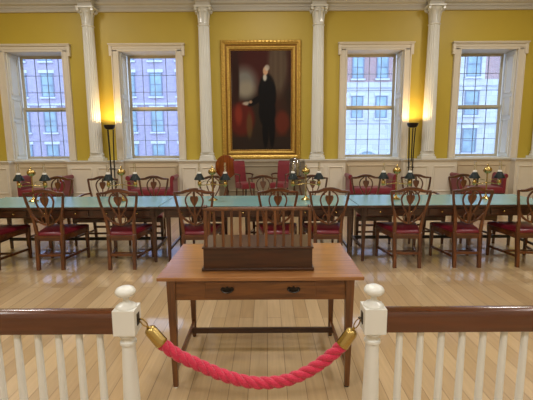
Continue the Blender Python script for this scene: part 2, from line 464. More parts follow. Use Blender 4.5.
cl = ['white fluted column just beyond the left edge beside the leftmost window', 'white fluted column beside left floor lamp between first and second windows', 'white fluted column to the left of the gilt-framed portrait',
      'white fluted column to the right of the gilt-framed portrait', 'white fluted column right of the right floor lamp before the rightmost window', 'white fluted column cut by the right edge of the view']
col['label'] = cl[1]
for i, x in enumerate(COLX):
    if i != 1: dup(col, (x, W-.185, RZ+.006), 0, cl[i])

# ------------------------------------------------------------------ portrait in gilt frame
pic = thing('framed_portrait', 'large full-length portrait of a dark-coated person in a wide gilt frame above chair rail', 'painting', (-.115, W, RZ+.012))
FW, FH = .96, 2.815
bm = nb()
frame(bm, -FW, FW, 0, FH, [(0, -.002), (0, -.07), (.02, -.1), (.05, -.105), (.065, -.09), (.1, -.075), (.1, -.06), (.15, -.06), (.15, -.08), (.165, -.078), (.178, -.06), (.215, -.045), (.235, -.04), (.235, -.002)])
fr = ob('gilt_frame', bm, 'gold', pic, 0, 30)
bm = nb()
for z in [.14+i*.09 for i in range(int((FH-.2)/.09))]:
    for s in (-1, 1):
        lathe(bm, [(0, 0), (.018, .0), (.022, -.01), (.012, -.022), (0, -.026)][::-1], (s*(FW-.035), -.1, z), 8, 'y')
for x in [-FW+.08+i*.09 for i in range(int((2*FW-.1)/.09))]:
    for z in (.035, FH-.035):
        lathe(bm, [(0, 0), (.018, .0), (.022, -.01), (.012, -.022), (0, -.026)][::-1], (x, -.1, z), 8, 'y')
ob('cove', frame(nb(), -FW+.101, FW-.101, .101, FH-.101, [(0, -.061), (.01, -.068), (.024, -.0655), (.038, -.07), (.048, -.0605)]), 'golddark', fr)
ob('beaded_ornament', bm, 'gold', fr, 0, 40)
bm = nb(); frame(bm, -FW+.2, FW-.2, .2, FH-.2, [(0, -.04), (0, -.058), (.012, -.062), (.03, -.05), (.034, -.03), (.034, -.02)])
ob('inner_slip', bm, 'golddark', fr)
# canvas: a generic dark full-length figure painted as colours over a fine grid
NX, NZ = 66, 110
cw, ch0, ch1 = FW-.232, .232, FH-.232
me = bpy.data.meshes.new('canvas'); vs = []; fs = []; cols = []
def mixc(a, b, t): t = max(0, min(1, t)); return [a[i]*(1-t)+b[i]*t for i in range(3)]
def ell(u, v, cx, cy, rx, ry, soft=.25):
    d = math.hypot((u-cx)/rx, (v-cy)/ry); return max(0, min(1, (1-d)/soft+.5))
def paint(u, v):        # u 0..1 left to right, v 0..1 bottom to top
    c = [44, 34, 26]
    c = mixc(c, [60, 36, 27], .5+.5*math.sin(u*9+v*3))
    c = mixc(c, [66, 28, 24], ell(u, v, .55, .9, .5, .28, .8))          # hanging drapery
    c = mixc(c, [92, 82, 66], ell(u, v, .78, .86, .16, .3, .5)*.75); c = mixc(c, [110, 98, 76], (.5+.5*math.sin(u*70))*ell(u, v, .78, .86, .13, .26, .4)*.35)   # pier at the right
    c = mixc(c, [120, 118, 112], ell(u, v, .22, .68, .2, .15, .8))      # pale sky opening
    c = mixc(c, [150, 140, 120], ell(u, v, .25, .62, .14, .08, .8)*.7)
    c = mixc(c, [48, 28, 22], ell(u, v, .08, .7, .06, .3, .5))
    c = mixc(c, [44, 36, 30], .8 if v < .13 else 0)                     # floor
    c = mixc(c, [88, 32, 24], ell(u, v, .17, .32, .22, .17, .3))       # red cloth
    c = mixc(c, [150, 58, 40], ell(u, v, .12, .36, .06, .1, .7)*.6)
    c = mixc(c, [92, 74, 42], ell(u, v, .3, .25, .05, .13, .5)*.7)
    c = mixc(c, [196, 188, 170], ell(u, v, .27, .475, .08, .018, .5)*.8)
    c = mixc(c, [104, 44, 30], ell(u, v, .85, .28, .12, .12, .5)*.8)    # chair
    fig = max(ell(u, v, .6, .56, .15, .21, .18), ell(u, v, .6, .4, .14, .18, .2), ell(u, v, .57, .22, .055, .2, .25), ell(u, v, .68, .22, .05, .2, .25),
              ell(u, v-.35*(u-.4), .42, .5, .14, .035, .3))
    c = mixc(c, [15, 13, 14], fig)
    c = mixc(c, [190, 186, 174], ell(u, v, .565, .735, .03, .035, .5))
    c = mixc(c, [198, 158, 126], ell(u, v, .575, .8, .042, .042, .3))
    c = mixc(c, [190, 184, 172], ell(u, v, .6, .83, .04, .03, .4)*.8)
    c = mixc(c, [176, 140, 112], ell(u, v, .325, .49, .025, .014, .5))
    return c
for j in range(NZ+1):
    for i in range(NX+1):
        vs.append((-cw+2*cw*i/NX, -.03, ch0+(ch1-ch0)*j/NZ)); cols.append(paint(i/NX, j/NZ))
for j in range(NZ):
    for i in range(NX):
        a = j*(NX+1)+i; fs.append((a, a+1, a+NX+2, a+NX+1))
k = len(vs)
for (x, z) in ((-cw, ch0), (cw, ch0), (cw, ch1), (-cw, ch1)): vs.append((x, -.004, z)); cols.append([60, 45, 30])
fs.append((k+3, k+2, k+1, k))
me.from_pydata(vs, [], fs)
at = me.color_attributes.new('paint', 'FLOAT_COLOR', 'POINT')
for i, c in enumerate(cols): at.data[i].color = srgb(*c)
mt, nt, b = new_mat('oil_paint'); a = nt.nodes.new('ShaderNodeVertexColor'); a.layer_name = 'paint'
nt.links.new(a.outputs['Color'], b.inputs['Base Color']); b.inputs['Roughness'].default_value = .6; b.inputs['Specular IOR Level'].default_value = .15
me.materials.append(mt)
cv = bpy.data.objects.new('canvas', me); COL.objects.link(cv); cv.parent = pic

# ------------------------------------------------------------------ shield-back chairs
def yb(z): return .028-(z-.44)*.135
def bk(pts, n=5): return smooth([(x, yb(z), z) for x, z in pts], n)
def make_chair(arms=False):
    t = thing('shield_back_armchair' if arms else 'shield_back_chair', '', 'chair')
    for s in (-1, 1):
        ob('leg', taper(nb(), (s*.25, .505, 0), .03, (s*.25, .5, .43), .046), 'chair', t, .003)
        ob('leg', taper(nb(), (s*.152, -.015, 0), .04, (s*.158, .028, .44), .046), 'chair', t, .003)
        ob('back_post', sweep(nb(), bk([(s*.158, .44), (s*.164, .58), (s*.182, .7), (s*.212, .82), (s*.236, .968)]), [.042, .034, .028, .028, .03], .026), 'chair', t, .004)
    ob('crest_rail', sweep(nb(), bk([(-.243, .966), (-.2, .966), (-.14, .97), (-.07, .993), (0, 1.0), (.07, .993), (.14, .97), (.2, .966), (.243, .966)]), [.022, .03, .036, .042, .046, .042, .036, .03, .022], .026), 'chairx', t, .004)
    ob('shield_rim', sweep(nb(), bk([(-.196, .76), (-.172, .69), (-.12, .625), (-.06, .585), (0, .565), (.06, .585), (.12, .625), (.172, .69), (.196, .76)]), .024, .024), 'chair', t, .003)
    bm = nb()
    for s in (-1, 1):
        sweep(bm, bk([(s*.03, .975), (s*.082, .935), (s*.106, .87), (s*.086, .79), (s*.045, .715), (s*.014, .65), (s*.01, .58)]), .017, .018)
        sweep(bm, bk([(s*.008, .64), (s*.035, .69), (s*.07, .65), (s*.055, .6)]), .011, .014)
    hp = [(0, .795), (.02, .815), (.046, .87), (.05, .905), (.034, .925), (.014, .918), (.012, .975), (-.012, .975), (-.014, .918), (-.034, .925), (-.05, .905), (-.046, .87), (-.02, .815)]
    for dy in (0,):
        a = [bm.verts.new((x, yb(z)-.009, z)) for x, z in hp]; c = [bm.verts.new((x, yb(z)+.009, z)) for x, z in hp]
        bm.faces.new(a); bm.faces.new(c[::-1]); m = len(hp)
        for i in range(m): bm.faces.new((a[i], c[i], c[(i+1) % m], a[(i+1) % m]))
    sweep(bm, bk([(0, .8), (0, .7), (0, .575)]), [.016, .028, .016], .016)
    ob('splat', bm, 'chair', t)
    # seat frame and cushion
    bm = nb()
    q = lambda f, z: [(-.17*f, .01, z), (.17*f, .01, z), (.272*f, .53, z), (-.272*f, .53, z)]
    hexa(bm, q(1, .365), q(1, .43)); ob('seat_frame', bm, 'chairx', t, .004)
    bm = nb()
    q = lambda f, z, d=0: [(-.168*f, .016+d, z), (.168*f, .016+d, z), (.272*f, .534-d, z), (-.272*f, .534-d, z)]
    R = [q(1.0, .43), q(1.01, .445), q(.985, .464, .008), q(.9, .474, .03), q(.6, .48, .12)]
    rings(bm, R); ob('seat', bm, 'redl', t, .006, 50)
    for s in (-1, 1): ob('stretcher', beam(nb(), (s*.153, .0, .135), (s*.25, .5, .135), .02, .032), 'chair', t, .002)
    ob('stretcher', beam(nb(), (-.2, .26, .135), (.2, .26, .135), .02, .03), 'chairx', t, .002)
    ob('stretcher', beam(nb(), (-.15, .0, .185), (.15, .0, .185), .02, .034), 'chairx', t, .002)
    if arms:
        for s in (-1, 1):
            a = sweep(nb(), smooth([(s*.2, yb(.74), .74), (s*.262, .07, .735), (s*.305, .2, .71), (s*.30, .31, .70), (s*.285, .35, .685)], 4), .034, .024, (0, 0, 1))
            sweep(a, smooth([(s*.292, .33, .69), (s*.282, .30, .6), (s*.262, .36, .5), (s*.262, .38, .38)], 4), .026, .024, (1, 0, 0))
            ob('arm', a, 'chair', t, .003)
    return t
base = make_chair(False); base['group'] = 'shield-back chairs at the long table'
near = [(-3.50, -.01, 'shield-back chair with red seat, cut off by the left edge, near side of long table'),
        (-2.69, .02, 'shield-back chair nearest the left edge seen whole, its back to us at long table'),
        (-1.80, .03, 'shield-back chair left of the near table, in front of second brass lamp'),
        (-.875, 0, 'shield-back chair behind the left corner of the near oak table'),
        (.138, .0, 'shield-back chair behind the middle of the slatted wooden gallery'),
        (.76, -.0, 'shield-back chair behind the right end of the slatted gallery'),
        (1.745, -.03, 'shield-back chair right of the near oak table, left of fifth brass lamp base'),
        (2.49, -.02, 'shield-back chair in front of the rightmost brass lamp, its back to us'),
        (3.275, -.02, 'shield-back chair partly cut by the right edge, near side of long table')]
ny = [4.82]*9
for i, (x, rz, lb) in enumerate(near):
    if i == 0: base.location = (x, ny[i], 0); base.rotation_euler = (0, 0, rz); base['label'] = lb
    else: dup(base, (x, ny[i], 0), rz, lb)
far = [(-3.40, 'shield-back chair facing us behind the leftmost brass lamp', 0), (-2.67, 'shield-back armchair facing us just left of the second brass lamp', 1),
       (-1.84, 'shield-back chair facing us in front of the second window seat', 0), (-.865, 'shield-back chair facing us behind the third brass lamp', 0),
       (-.055, 'shield-back chair facing us below the middle of the portrait', 0), (.755, 'shield-back chair facing us behind the fourth brass lamp', 0),
       (1.625, 'shield-back chair facing us in front of the third window seat', 0), (2.44, 'shield-back armchair facing us beside right floor lamp base', 1),
       (3.215, 'shield-back chair facing us in front of the rightmost window seat', 0)]
arm0 = None
for x, lb, a in far:
    if not a: dup(base, (x, 6.46, 0), PI, lb)
    elif arm0 is None:
        arm0 = make_chair(True); arm0['group'] = 'shield-back armchairs beyond the long table'; arm0.location = (x, 6.46, 0); arm0.rotation_euler = (0, 0, PI+.02); arm0['label'] = lb
    else: dup(arm0, (x, 6.46, 0), PI-.02, lb)

# ------------------------------------------------------------------ long conference table, three units
def make_table():
    L = 1.267
    t = thing('conference_table', '', 'table', group='teal-topped tables joined in one long row')
    ob('tabletop', box(nb(), -L, L, 0, .955, .728, .757), 'dark', t, .004)
    ob('writing_surface', box(nb(), -L+.003, L-.003, .012, .943, .757, .762), 'baize', t, 0)
    bm = nb(); box(bm, -L+.06, L-.06, .05, .075, .61, .728); box(bm, -L+.06, L-.06, .88, .905, .61, .728)
    box(bm, -L+.05, -L+.075, .05, .905, .61, .728); box(bm, L-.075, L-.05, .05, .905, .61, .728)
    ob('apron', bm, 'dark', t, .003)
    for k in range(3):
        xc = (k-1)*.79
        d = ob('drawer', box(nb(), xc-.36, xc+.36, .035, .05, .632, .708), 'dark', t, .003)
        for s in (-1, 1):
            bm = lathe(nb(), [(.001, -.0), (.014, 0), (.016, -.006), (.009, -.02), (.001, -.024)][::-1], (xc+s*.197, .035, .67), 10, 'y')
            ob('drawer_knob', bm, 'brass', d, 0, 40)
    for sx in (-1, 1):
        for y in (.11, .83):
            ob('leg', taper(nb(), (sx*(L-.09), y, 0), .032, (sx*(L-.09), y, .7), .055), 'darkz', t, .003)
        ob('stretcher', beam(nb(), (sx*(L-.09), .11, .17), (sx*(L-.09), .83, .17), .025, .035), 'darkz', t, .002)
    ob('stretcher', beam(nb(), (-L+.09, .80, .15), (L-.09, .80, .15), .03, .045), 'black', t, .002)
    return t
TY = 4.995
tb = make_table(); tb.location = (CX, TY, 0); tb['label'] = 'middle teal-topped table in the row, directly behind the slatted gallery'
dup(tb, (CX-2.54, TY, 0), 0, 'left teal-topped table reflecting pale blue window light')
dup(tb, (CX+2.54, TY, 0), 0, 'right teal-topped table near the rightmost brass lamp')

# ------------------------------------------------------------------ brass double student lamps
def make_lamp():
    t = thing('table_lamp', '', 'lamp', group='double-armed brass lamps on the long table')
    ob('base', lathe(nb(), [(.066, 0), (.068, .008), (.055, .016), (.03, .026), (.016, .045), (.012, .06)], n=24), 'brass', t, 0, 40)
    ob('stem', lathe(nb(), [(.011, .05), (.008, .1), (.014, .13), (.008, .16), (.0085, .33), (.014, .345), (.01, .36)], n=14), 'brass', t, 0, 40)
    ob('oil_font', lathe(nb(), [(.012, .35), (.03, .356), (.05, .375), (.057, .40), (.05, .425), (.026, .442), (.012, .447), (.008, .46), (.013, .468), (.006, .48), (.001, .492)], n=24), 'brass', t, 0, 50)
    bm = nb(); tube(bm, smooth([(-.18, 0, .215), (-.12, 0, .212), (-.02, 0, .225), (.02, 0, .225), (.12, 0, .212), (.18, 0, .215)], 4), .0065, 8)
    tube(bm, smooth([(-.16, 0, .24), (-.1, 0, .27), (-.03, 0, .26)], 4), .004, 6); tube(bm, smooth([(.16, 0, .24), (.1, 0, .27), (.03, 0, .26)], 4), .004, 6)
    ob('arm', bm, 'brass', t, 0, 50)
    for s in (-1, 1):
        c = (s*.18, 0, 0)
        bu = ob('burner', lathe(nb(), [(.008, .19), (.02, .2), (.026, .215), (.026, .25), (.018, .262), (.016, .30)], c, 16), 'brass', t, 0, 40)
        ob('lamp_shade', lathe(nb(), [(.074, .288), (.071, .3), (.05, .335), (.03, .372), (.027, .374), (.046, .335), (.066, .298)], c, 24), 'shade', t, 0, 40)
        ob('shade_collar', lathe(nb(), [(.024, .368), (.028, .372), (.026, .392), (.02, .396)], c, 16), 'milk', t, 0, 40)
        ob('glass_chimney', lathe(nb(), [(.017, .30), (.019, .38), (.0155, .42), (.0145, .52)], c, 14), 'chimney', t, 0, 60)
    return t
lm = make_lamp()
ll = ['double brass lamp with dark shades nearest the left edge', 'double brass lamp in front of the left floor lamp', 'double brass lamp left of portrait beside the tilt-top table',
      'double brass lamp right of portrait before the glass dome', 'double brass lamp in front of the right floor lamp', 'double brass lamp nearest the right edge']
for i, x in enumerate([-3.235, -1.995, -.746, .546, 1.797, 3.045]):
    if i == 0: lm.location = (x, 5.5, .762); lm['label'] = ll[0]
    else: dup(lm, (x, 5.5, .762), (.0, .1, -.08, .06, -.05, .08)[i], ll[i])

# ------------------------------------------------------------------ window seats
def make_seat():
    t = thing('window_seat', '', 'bench', group='crimson window seats under the windows')
    h = .62
    ob('seat_frame', box(nb(), -h+.02, h-.02, -.24, .24, .24, .32), 'dark', t, .006)
    bm = nb(); R = []
    q = lambda x, y, z: [(-x, -y, z), (x, -y, z), (x, y, z), (-x, y, z)]
    rings(bm, [q(.53, .245, .32), q(.535, .25, .35), q(.535, .25, .43), q(.52, .235, .46), q(.42, .14, .472)])
    ob('seat', bm, 'redv', t, .012, 50)
    for s in (-1, 1):
        out = smooth([(s*.525, 0, .32), (s*.52, 0, .55), (s*.53, 0, .70), (s*.56, 0, .765), (s*.61, 0, .775), (s*.65, 0, .74), (s*.645, 0, .69), (s*.615, 0, .66), (s*.61, 0, .5), (s*.61, 0, .32)], 4)
        bm = prism(nb(), [(p.x, p.z) for p in out], -.25, .25); ob('arm', bm, 'redv', t, .01, 50)
        for y in (-.2, .2): ob('leg', taper(nb(), (s*.56, y, 0), .03, (s*.56, y, .26), .05), 'darkz', t, .003)
    ob('stretcher', beam(nb(), (-.55, 0, .12), (.55, 0, .12), .025, .03), 'dark', t)
    for s in (-1, 1): ob('stretcher', beam(nb(), (s*.56, -.2, .12), (s*.56, .2, .12), .025, .03), 'darkz', t)
    return t
ws = make_seat(); ws.scale = (.87, 1, 1)
for i, (x, lb) in enumerate([(-5.24, 'crimson window seat under the leftmost window'), (-2.69, 'crimson window seat under the second window, right of the left floor lamp'),
                             (2.46, 'crimson window seat under the third window'), (5.02, 'crimson window seat under the rightmost window')]):
    if i == 0: ws.location = (x, 9.45, 0); ws['label'] = lb
    else: dup(ws, (x, 9.45, 0), 0, lb)

# ------------------------------------------------------------------ crimson high-back chairs under the portrait
def make_red():
    t = thing('upholstered_armchair', '', 'chair', group='crimson chairs facing each other below the portrait')
    for sx in (-1, 1):
        ob('leg', taper(nb(), (sx*.25, .24, 0), .03, (sx*.25, .24, .52), .045), 'darkz', t, .003)
        ob('leg', taper(nb(), (sx*.22, -.28, 0), .032, (sx*.22, -.23, .52), .045), 'darkz', t, .003)
        ob('stretcher', beam(nb(), (sx*.22, -.25, .13), (sx*.25, .24, .13), .02, .03), 'darkz', t)
    bm = nb(); q = lambda f, z: [(-.26*f, -.26*f, z), (.26*f, -.26*f, z), (.29*f, .27*f, z), (-.29*f, .27*f, z)]
    rings(bm, [q(.98, .49), q(1, .51), q(1, .59), q(.95, .62), q(.7, .635)]); ob('seat', bm, 'redv', t, .01, 50)
    side = [(-.2, .57), (-.27, .8), (-.315, 1.01), (-.34, 1.09), (-.37, 1.125), (-.41, 1.13), (-.42, 1.10), (-.385, 1.04), (-.35, .85), (-.30, .57)]
    bm = extrude_x(nb(), side, -.25, .25); ob('backrest', bm, 'redv', t, .015, 50)
    for sx in (-1, 1):
        bm = sweep(nb(), smooth([(sx*.255, -.3, .82), (sx*.29, -.1, .83), (sx*.3, .08, .82), (sx*.3, .13, .805)], 4), .04, .03, (0, 0, 1))
        sweep(bm, smooth([(sx*.295, .1, .81), (sx*.29, .06, .72), (sx*.28, .1, .6), (sx*.275, .12, .51)], 4), .03, .028, (1, 0, 0))
        ob('arm', bm, 'darkz', t, .003)
    return t
rc = make_red(); rc.location = (-.50, 9.22, 0); rc.scale = (.58, .68, .97); rc.rotation_euler = (0, 0, -2.55); rc['label'] = 'crimson high-back chair between tilt-top table and portrait centre, facing right'
dup(rc, (.31, 9.22, 0), 2.7, 'crimson high-back chair beside the glass dome, facing left')

# ------------------------------------------------------------------ tilt-top table
t = thing('tilt_top_table', 'round mahogany tilt-top table with its top tipped upright, left of portrait', 'table', (-.95, 9.62, 0), -.4)
M['red_mahog'] = wood('polished_mahogany', srgb(88, 34, 14), srgb(142, 64, 28), 'z', .2, .7, .7)
bm = lathe(nb(), [(.001, .0), (.27, 0), (.285, .006), (.285, .018), (.27, .024), (.001, .024)], (0, -.06, .945), 40, 'y')
ob('tabletop', bm, 'red_mahog', t, 0, 40)
bm = box(nb(), -.06, .06, -.036, .05, .66, .74); ob('hinge_block', bm, 'dark', t, .004)
ob('pedestal', lathe(nb(), [(.05, .18), (.055, .22), (.03, .27), (.042, .36), (.022, .42), (.02, .6), (.035, .66)], n=18), 'darkz', t, 0, 40)
for k in range(3):
    a = 2*PI*k/3+PI/2; ca, sa = math.cos(a), math.sin(a)
    bm = sweep(nb(), smooth([(.03*ca, .03*sa, .24), (.12*ca, .12*sa, .19), (.2*ca, .2*sa, .07), (.26*ca, .26*sa, .02)], 4), .035, .03, (-sa, ca, 0)); ob('leg', bm, 'darkz', t, .003)

# ------------------------------------------------------------------ pedestal table with trophy under dome
px_, py_ = .66, 9.72
t = thing('side_table', 'small round mahogany side table holding the glass dome, right of portrait', 'table', (px_+.02, py_-.05, 0))
ob('tabletop', lathe(nb(), [(.001, .68), (.17, .68), (.18, .69), (.18, .70), (.165, .705), (.001, .705)], n=32), 'red_mahog', t, 0, 40)
ob('pedestal', lathe(nb(), [(.05, .15), (.05, .2), (.022, .26), (.035, .34), (.018, .42), (.018, .62), (.04, .68)], n=18), 'darkz', t, 0, 40)
for k in range(3):
    a = 2*PI*k/3-PI/2; ca, sa = math.cos(a), math.sin(a)
    ob('leg', sweep(nb(), smooth([(.03*ca, .03*sa, .2), (.1*ca, .1*sa, .16), (.14*ca, .14*sa, .06), (.18*ca, .18*sa, .02)], 4), .035, .03, (-sa, ca, 0)), 'darkz', t, .003)
t = thing('trophy_urn', 'silver footed urn standing inside the glass dome', 'urn', (px_+.02, py_-.05, .7281)); t.scale = (1.08, 1.08, 1.35)
ob('body', lathe(nb(), [(.05, 0), (.05, .012), (.02, .03), (.014, .08), (.03, .1), (.075, .15), (.09, .21), (.085, .26), (.1, .29), (.095, .295), (.07, .26), (.02, .14), (.001, .13)], n=28), 'silver', t, 0, 40)
for s in (-1, 1): ob('handle', tube(nb(), smooth([(s*.084, 0, .25), (s*.118, 0, .27), (s*.122, 0, .21), (s*.08, 0, .16)], 5), .006, 8), 'silver', t, 0, 60)
t = thing('glass_dome', 'clear glass dome on a dark plinth over the silver urn, right of the portrait', 'dome', (px_+.02, py_-.05, .7055)); t.scale = (1.12, 1.12, 1)
ob('plinth', lathe(nb(), [(.001, 0), (.158, 0), (.158, .018), (.15, .022), (.001, .022)], n=32), 'dark', t, 0, 40)
ob('dome', lathe(nb(), [(.142, .0225), (.142, .3), (.125, .37), (.085, .425), (.03, .45), (.012, .452), (.014, .47), (.001, .48)], n=36), 'dome', t, 0, 60)

# ------------------------------------------------------------------ torchere floor lamps
def make_torch():
    t = thing('floor_lamp', '', 'lamp', group='black uplighter floor lamps')
    ob('base', lathe(nb(), [(.16, 0), (.165, .015), (.12, .03), (.07, .045), (.06, .06)], n=28), 'iron', t, 0, 40)
    for k in range(3):
        a = 2*PI*k/3+.3; ca, sa = math.cos(a), math.sin(a)
        ob('rod', tube(nb(), smooth([(.045*ca, .045*sa, .05), (.05*ca, .05*sa, .8), (.065*ca, .065*sa, 1.5), (.08*ca, .08*sa, 1.84)], 4), .015, 8), 'iron', t, 0, 60)
    ob('collar', lathe(nb(), [(.04, .9), (.075, .905), (.075, .925), (.04, .93)], n=20), 'iron', t, 0, 40)
    ob('bowl', lathe(nb(), [(.03, 1.84), (.085, 1.85), (.1, 1.87), (.12, 1.90), (.128, 1.94), (.135, 1.95), (.122, 1.955), (.11, 1.90), (.08, 1.875), (.001, 1.87)], n=32), 'iron', t, 0, 40)
    ob('bulb', lathe(nb(), [(.001, 1.875), (.02, 1.88), (.032, 1.90), (.03, 1.92), (.001, 1.935)], n=16), 'bulb', t, 0, 60)
    return t
tl = make_torch(); TX = [-3.69, 3.455]
tl.location = (TX[0], 9.58, 0); tl['label'] = 'black uplighter floor lamp glowing left of the second window'
dup(tl, (TX[1], 9.58, 0), 0, 'black uplighter floor lamp glowing right of the third window')
for x in TX:
    l = bpy.data.lights.new('uplight_glow', 'SPOT'); l.energy = 36; l.color = (1, .66, .28); l.shadow_soft_size = .09; l.spot_size = math.radians(174); l.spot_blend = .25
    o = bpy.data.objects.new('uplight_glow', l); o.location = (x, 9.58, 1.975); o.rotation_euler = (PI, 0, 0); COL.objects.link(o)

# ------------------------------------------------------------------ near oak table
NTX = -.041
t = thing('writing_table', 'honey-coloured oak table with one long drawer, standing behind the rope', 'table', (NTX, 2.368, 0)); t.scale = (1.01, 1, 1.007)
L = .6365; D = .82
ob('tabletop', box(nb(), -L, L, 0, D, .727, .75), 'oak', t, .003)
bm = nb()
box(bm, -.54, .54, .022, .042, .597, .727)
box(bm, -.54, .54, D-.1, D-.08, .605, .727)
box(bm, -.564, -.545, .07, D-.07, .605, .727); box(bm, .545, .564, .07, D-.07, .605, .727)
ob('apron', bm, 'oakf', t, .002)
dr = ob('drawer', box(nb(), -.341, .341, .017, .022, .615, .715), 'oakf', t, .002)
for x in (-.205, .205):
    bm = nb()
    out = smooth([(x-.042, 0, .67), (x-.03, 0, .684), (x-.012, 0, .679), (x, 0, .69), (x+.012, 0, .679), (x+.03, 0, .684), (x+.042, 0, .67), (x+.03, 0, .655), (x, 0, .65), (x-.03, 0, .655)], 3, True)
    prism(bm, [(p.x, p.z) for p in out], .0115, .0165)
    tube(bm, smooth([(x-.03, .010, .672), (x-.028, .0, .66), (x, -.004, .652), (x+.028, .0, .66), (x+.03, .010, .672)], 4), .0035, 6)
    ob('drawer_pull', bm, 'handle', dr, 0, 40)
for sx in (-1, 1):
    for y in (.036, D-.1):
        lg = ob('leg', taper(nb(), (sx*.552, y, .006), .03, (sx*.552, y, .727), .056), 'oakz', t, .003)
        ob('glide', lathe(nb(), [(.015, 0), (.015, .006), (.001, .007)], (sx*.552, y, 0), 12), 'milk' if (sx < 0 and y < .1) else 'iron', lg)
    ob('stretcher', beam(nb(), (sx*.552, .05, .118), (sx*.552, D-.11, .118), .02, .04), 'oakf', t, .002)
ob('stretcher', beam(nb(), (-.545, .59, .113), (.545, .59, .113), .022, .042), 'walnut', t, .002)

# slatted gallery box on the table
t = thing('slatted_gallery', 'dark walnut box with upright slatted rail standing on the oak table', 'stand', (-.058, 2.5, .756))
ob('body', box(nb(), -.352, .352, 0, .33, .012, .145), 'walnut', t, .002)
bm = nb(); box(bm, -.364, .364, -.012, .342, 0, .018); ob('base_moulding', bm, 'walnut', t, .005)
ob('top_board', box(nb(), -.36, .36, -.008, .338, .145, .158), 'walnut', t, .004)
ob('top_rail', box(nb(), -.350, .350, -.002, .03, .395, .414), 'walnutz', t, .005)
for k in range(13):
    x = -.334+.668*k/12; w = .011 if k in (0, 12) else .0085
    if k in (0, 12):
        ob('corner_post', box(nb(), x-w, x+w, .003, .025, .158, .395), 'walnutz', t, .002)
        ob('rail_end', lathe(nb(), [(.001, 0), (.015, .003), (.017, .01), (.01, .018), (.001, .02)], (x, .014, .412), 14), 'walnut', t, 0, 50)
    else: ob('slat', box(nb(), x-w, x+w, .006, .022, .158, .395), 'walnutz', t, .002)

# ------------------------------------------------------------------ railing in the foreground
PXL, PXR, PY = -.5845, .4415, 1.575
def make_post():
    t = thing('newel_post', '', 'post', group='white turned newel posts either side of the rope')
    ob('shaft', lathe(nb(), [(.04, 0), (.04, .1), (.042, .12), (.034, .14), (.036, .3), (.035, .5), (.0275, .745), (.0265, .752), (.034, .756), (.034, .766), (.027, .77), (.026, .784), (.036, .79), (.04, .797), (.038, .806)], n=32), 'white', t, 0, 40)
    ob('block', box(nb(), -.045, .045, -.045, .045, .806, .915), 'white', t, .002)
    ob('finial', lathe(nb(), [(.043, .915), (.042, .921), (.033, .928), (.019, .934), (.0125, .942), (.0118, .955), (.016, .961), (.032, .966), (.041, .975), (.0415, .985), (.035, .996), (.02, 1.003), (.001, 1.005)], n=36), 'white', t, 0, 60)
    return t
np_ = make_post(); np_.location = (PXL, PY, 0); np_['label'] = 'white newel post with mushroom finial at the left end of the rope'
pr_ = dup(np_, (PXR, PY, 0), 0, 'white newel post with mushroom finial at the right end of the rope')

def make_balustrade(nm, x0, x1, bx, label):
    t = thing('balustrade', label, 'railing', ((x0+x1)/2, PY, 0), group='mahogany-topped railings'); c = (x0+x1)/2
    half = [(.0, .906), (.014, .904), (.027, .897), (.0345, .884), (.0345, .870), (.032, .862), (.0325, .85), (.0325, .835), (.030, .82), (.028, .808)]
    out = half + [(-y, z) for y, z in half[::-1]][:-1]
    hr = ob('handrail', extrude_x(nb(), out, x0-c, x1-c), 'rail', t, 0, 30)
    for x in bx:
        ob('baluster', lathe(nb(), [(.0165, .1), (.0165, .4), (.0135, .807)], (x-c, 0, 0), 20), 'white', t, 0, 50)
    ob('bottom_rail', box(nb(), x0-c, x1-c, -.03, .03, .0, .1), 'white', t, .004)
    return t
make_balustrade('l', -1.62, PXL-.0455, [-.703-.0868*k for k in range(10)], 'mahogany handrail on slim white balusters left of the rope')
make_balustrade('r', PXR+.0455, 1.5, [.556+.0876*k for k in range(10)], 'mahogany handrail on slim white balusters right of the rope')

# rope with brass ends
t = thing('barrier_rope', 'twisted raspberry-red barrier rope with brass ends hanging between the white posts', 'rope', (0, PY, .53))
ctr = smooth([(-.451, 0, .757-.53), (-.38, 0, .700-.53), (-.29, 0, 0.652-.53), (-.19, 0, 0.605-.53), (-.09, 0, 0.575-.53), (-.01, 0, 0.568-.53), (.08, 0, 0.580-.53), (.17, 0, 0.619-.53), (.245, 0, 0.672-.53), (.305, 0, .727-.53), (.318, 0, .745-.53)], 14)
ctr = [p for p in ctr]
acc = [0]
for i in range(1, len(ctr)): acc.append(acc[-1]+(ctr[i]-ctr[i-1]).length)
bm = nb()
for k in range(3):
    pts = []
    for i, p in enumerate(ctr):
        tt = (ctr[min(i+1, len(ctr)-1)]-ctr[max(i-1, 0)]).normalized()
        nrm = Vector((-tt.z, 0, tt.x)); ph = -2*PI*acc[i]/.135+2*PI*k/3
        pts.append(p+nrm*math.cos(ph)*.0125+Vector((0, 1, 0))*math.sin(ph)*.0125)
    tube(bm, pts, .0145, 12)
ob('rope', bm, 'rope', t, 0, 80)
def ferrule(a, b):
    a, b = Vector(a), Vector(b); d = b-a; bm = nb()
    prof = [(0, .0), (.004, .027), (.05, .0285), (.12, .0275), (.75, .0265), (.88, .024), (.96, .016), (1, .007)]
    tube(bm, [a+d*u for u, r in prof], [max(r, .001) for u, r in prof], 24)
    return ob('ferrule', bm, 'brass', t, 0, 40, 'brass end cap')
ferrule((-.443, 0, .75-.53), (-.500, 0, .824-.53)); ferrule((.314, 0, .737-.53), (.362, 0, .81-.53))
def hook(s, a, b):
    a, b = Vector(a), Vector(b); m = (a+b)/2; d = (b-a).normalized(); nn = Vector((-d.z, 0, d.x))
    L_ = (b-a).length/2
    pts = [m+d*math.cos(2*PI*k/18)*L_+nn*math.sin(2*PI*k/18)*.009 for k in range(18)]
    bm = tube(nb(), pts, .0026, 8, closed=True)
    tube(bm, [a-d*.012, a+d*.004], .006, 10)
    ob('snap_hook', bm, 'oldbrass', t, 0, 60)
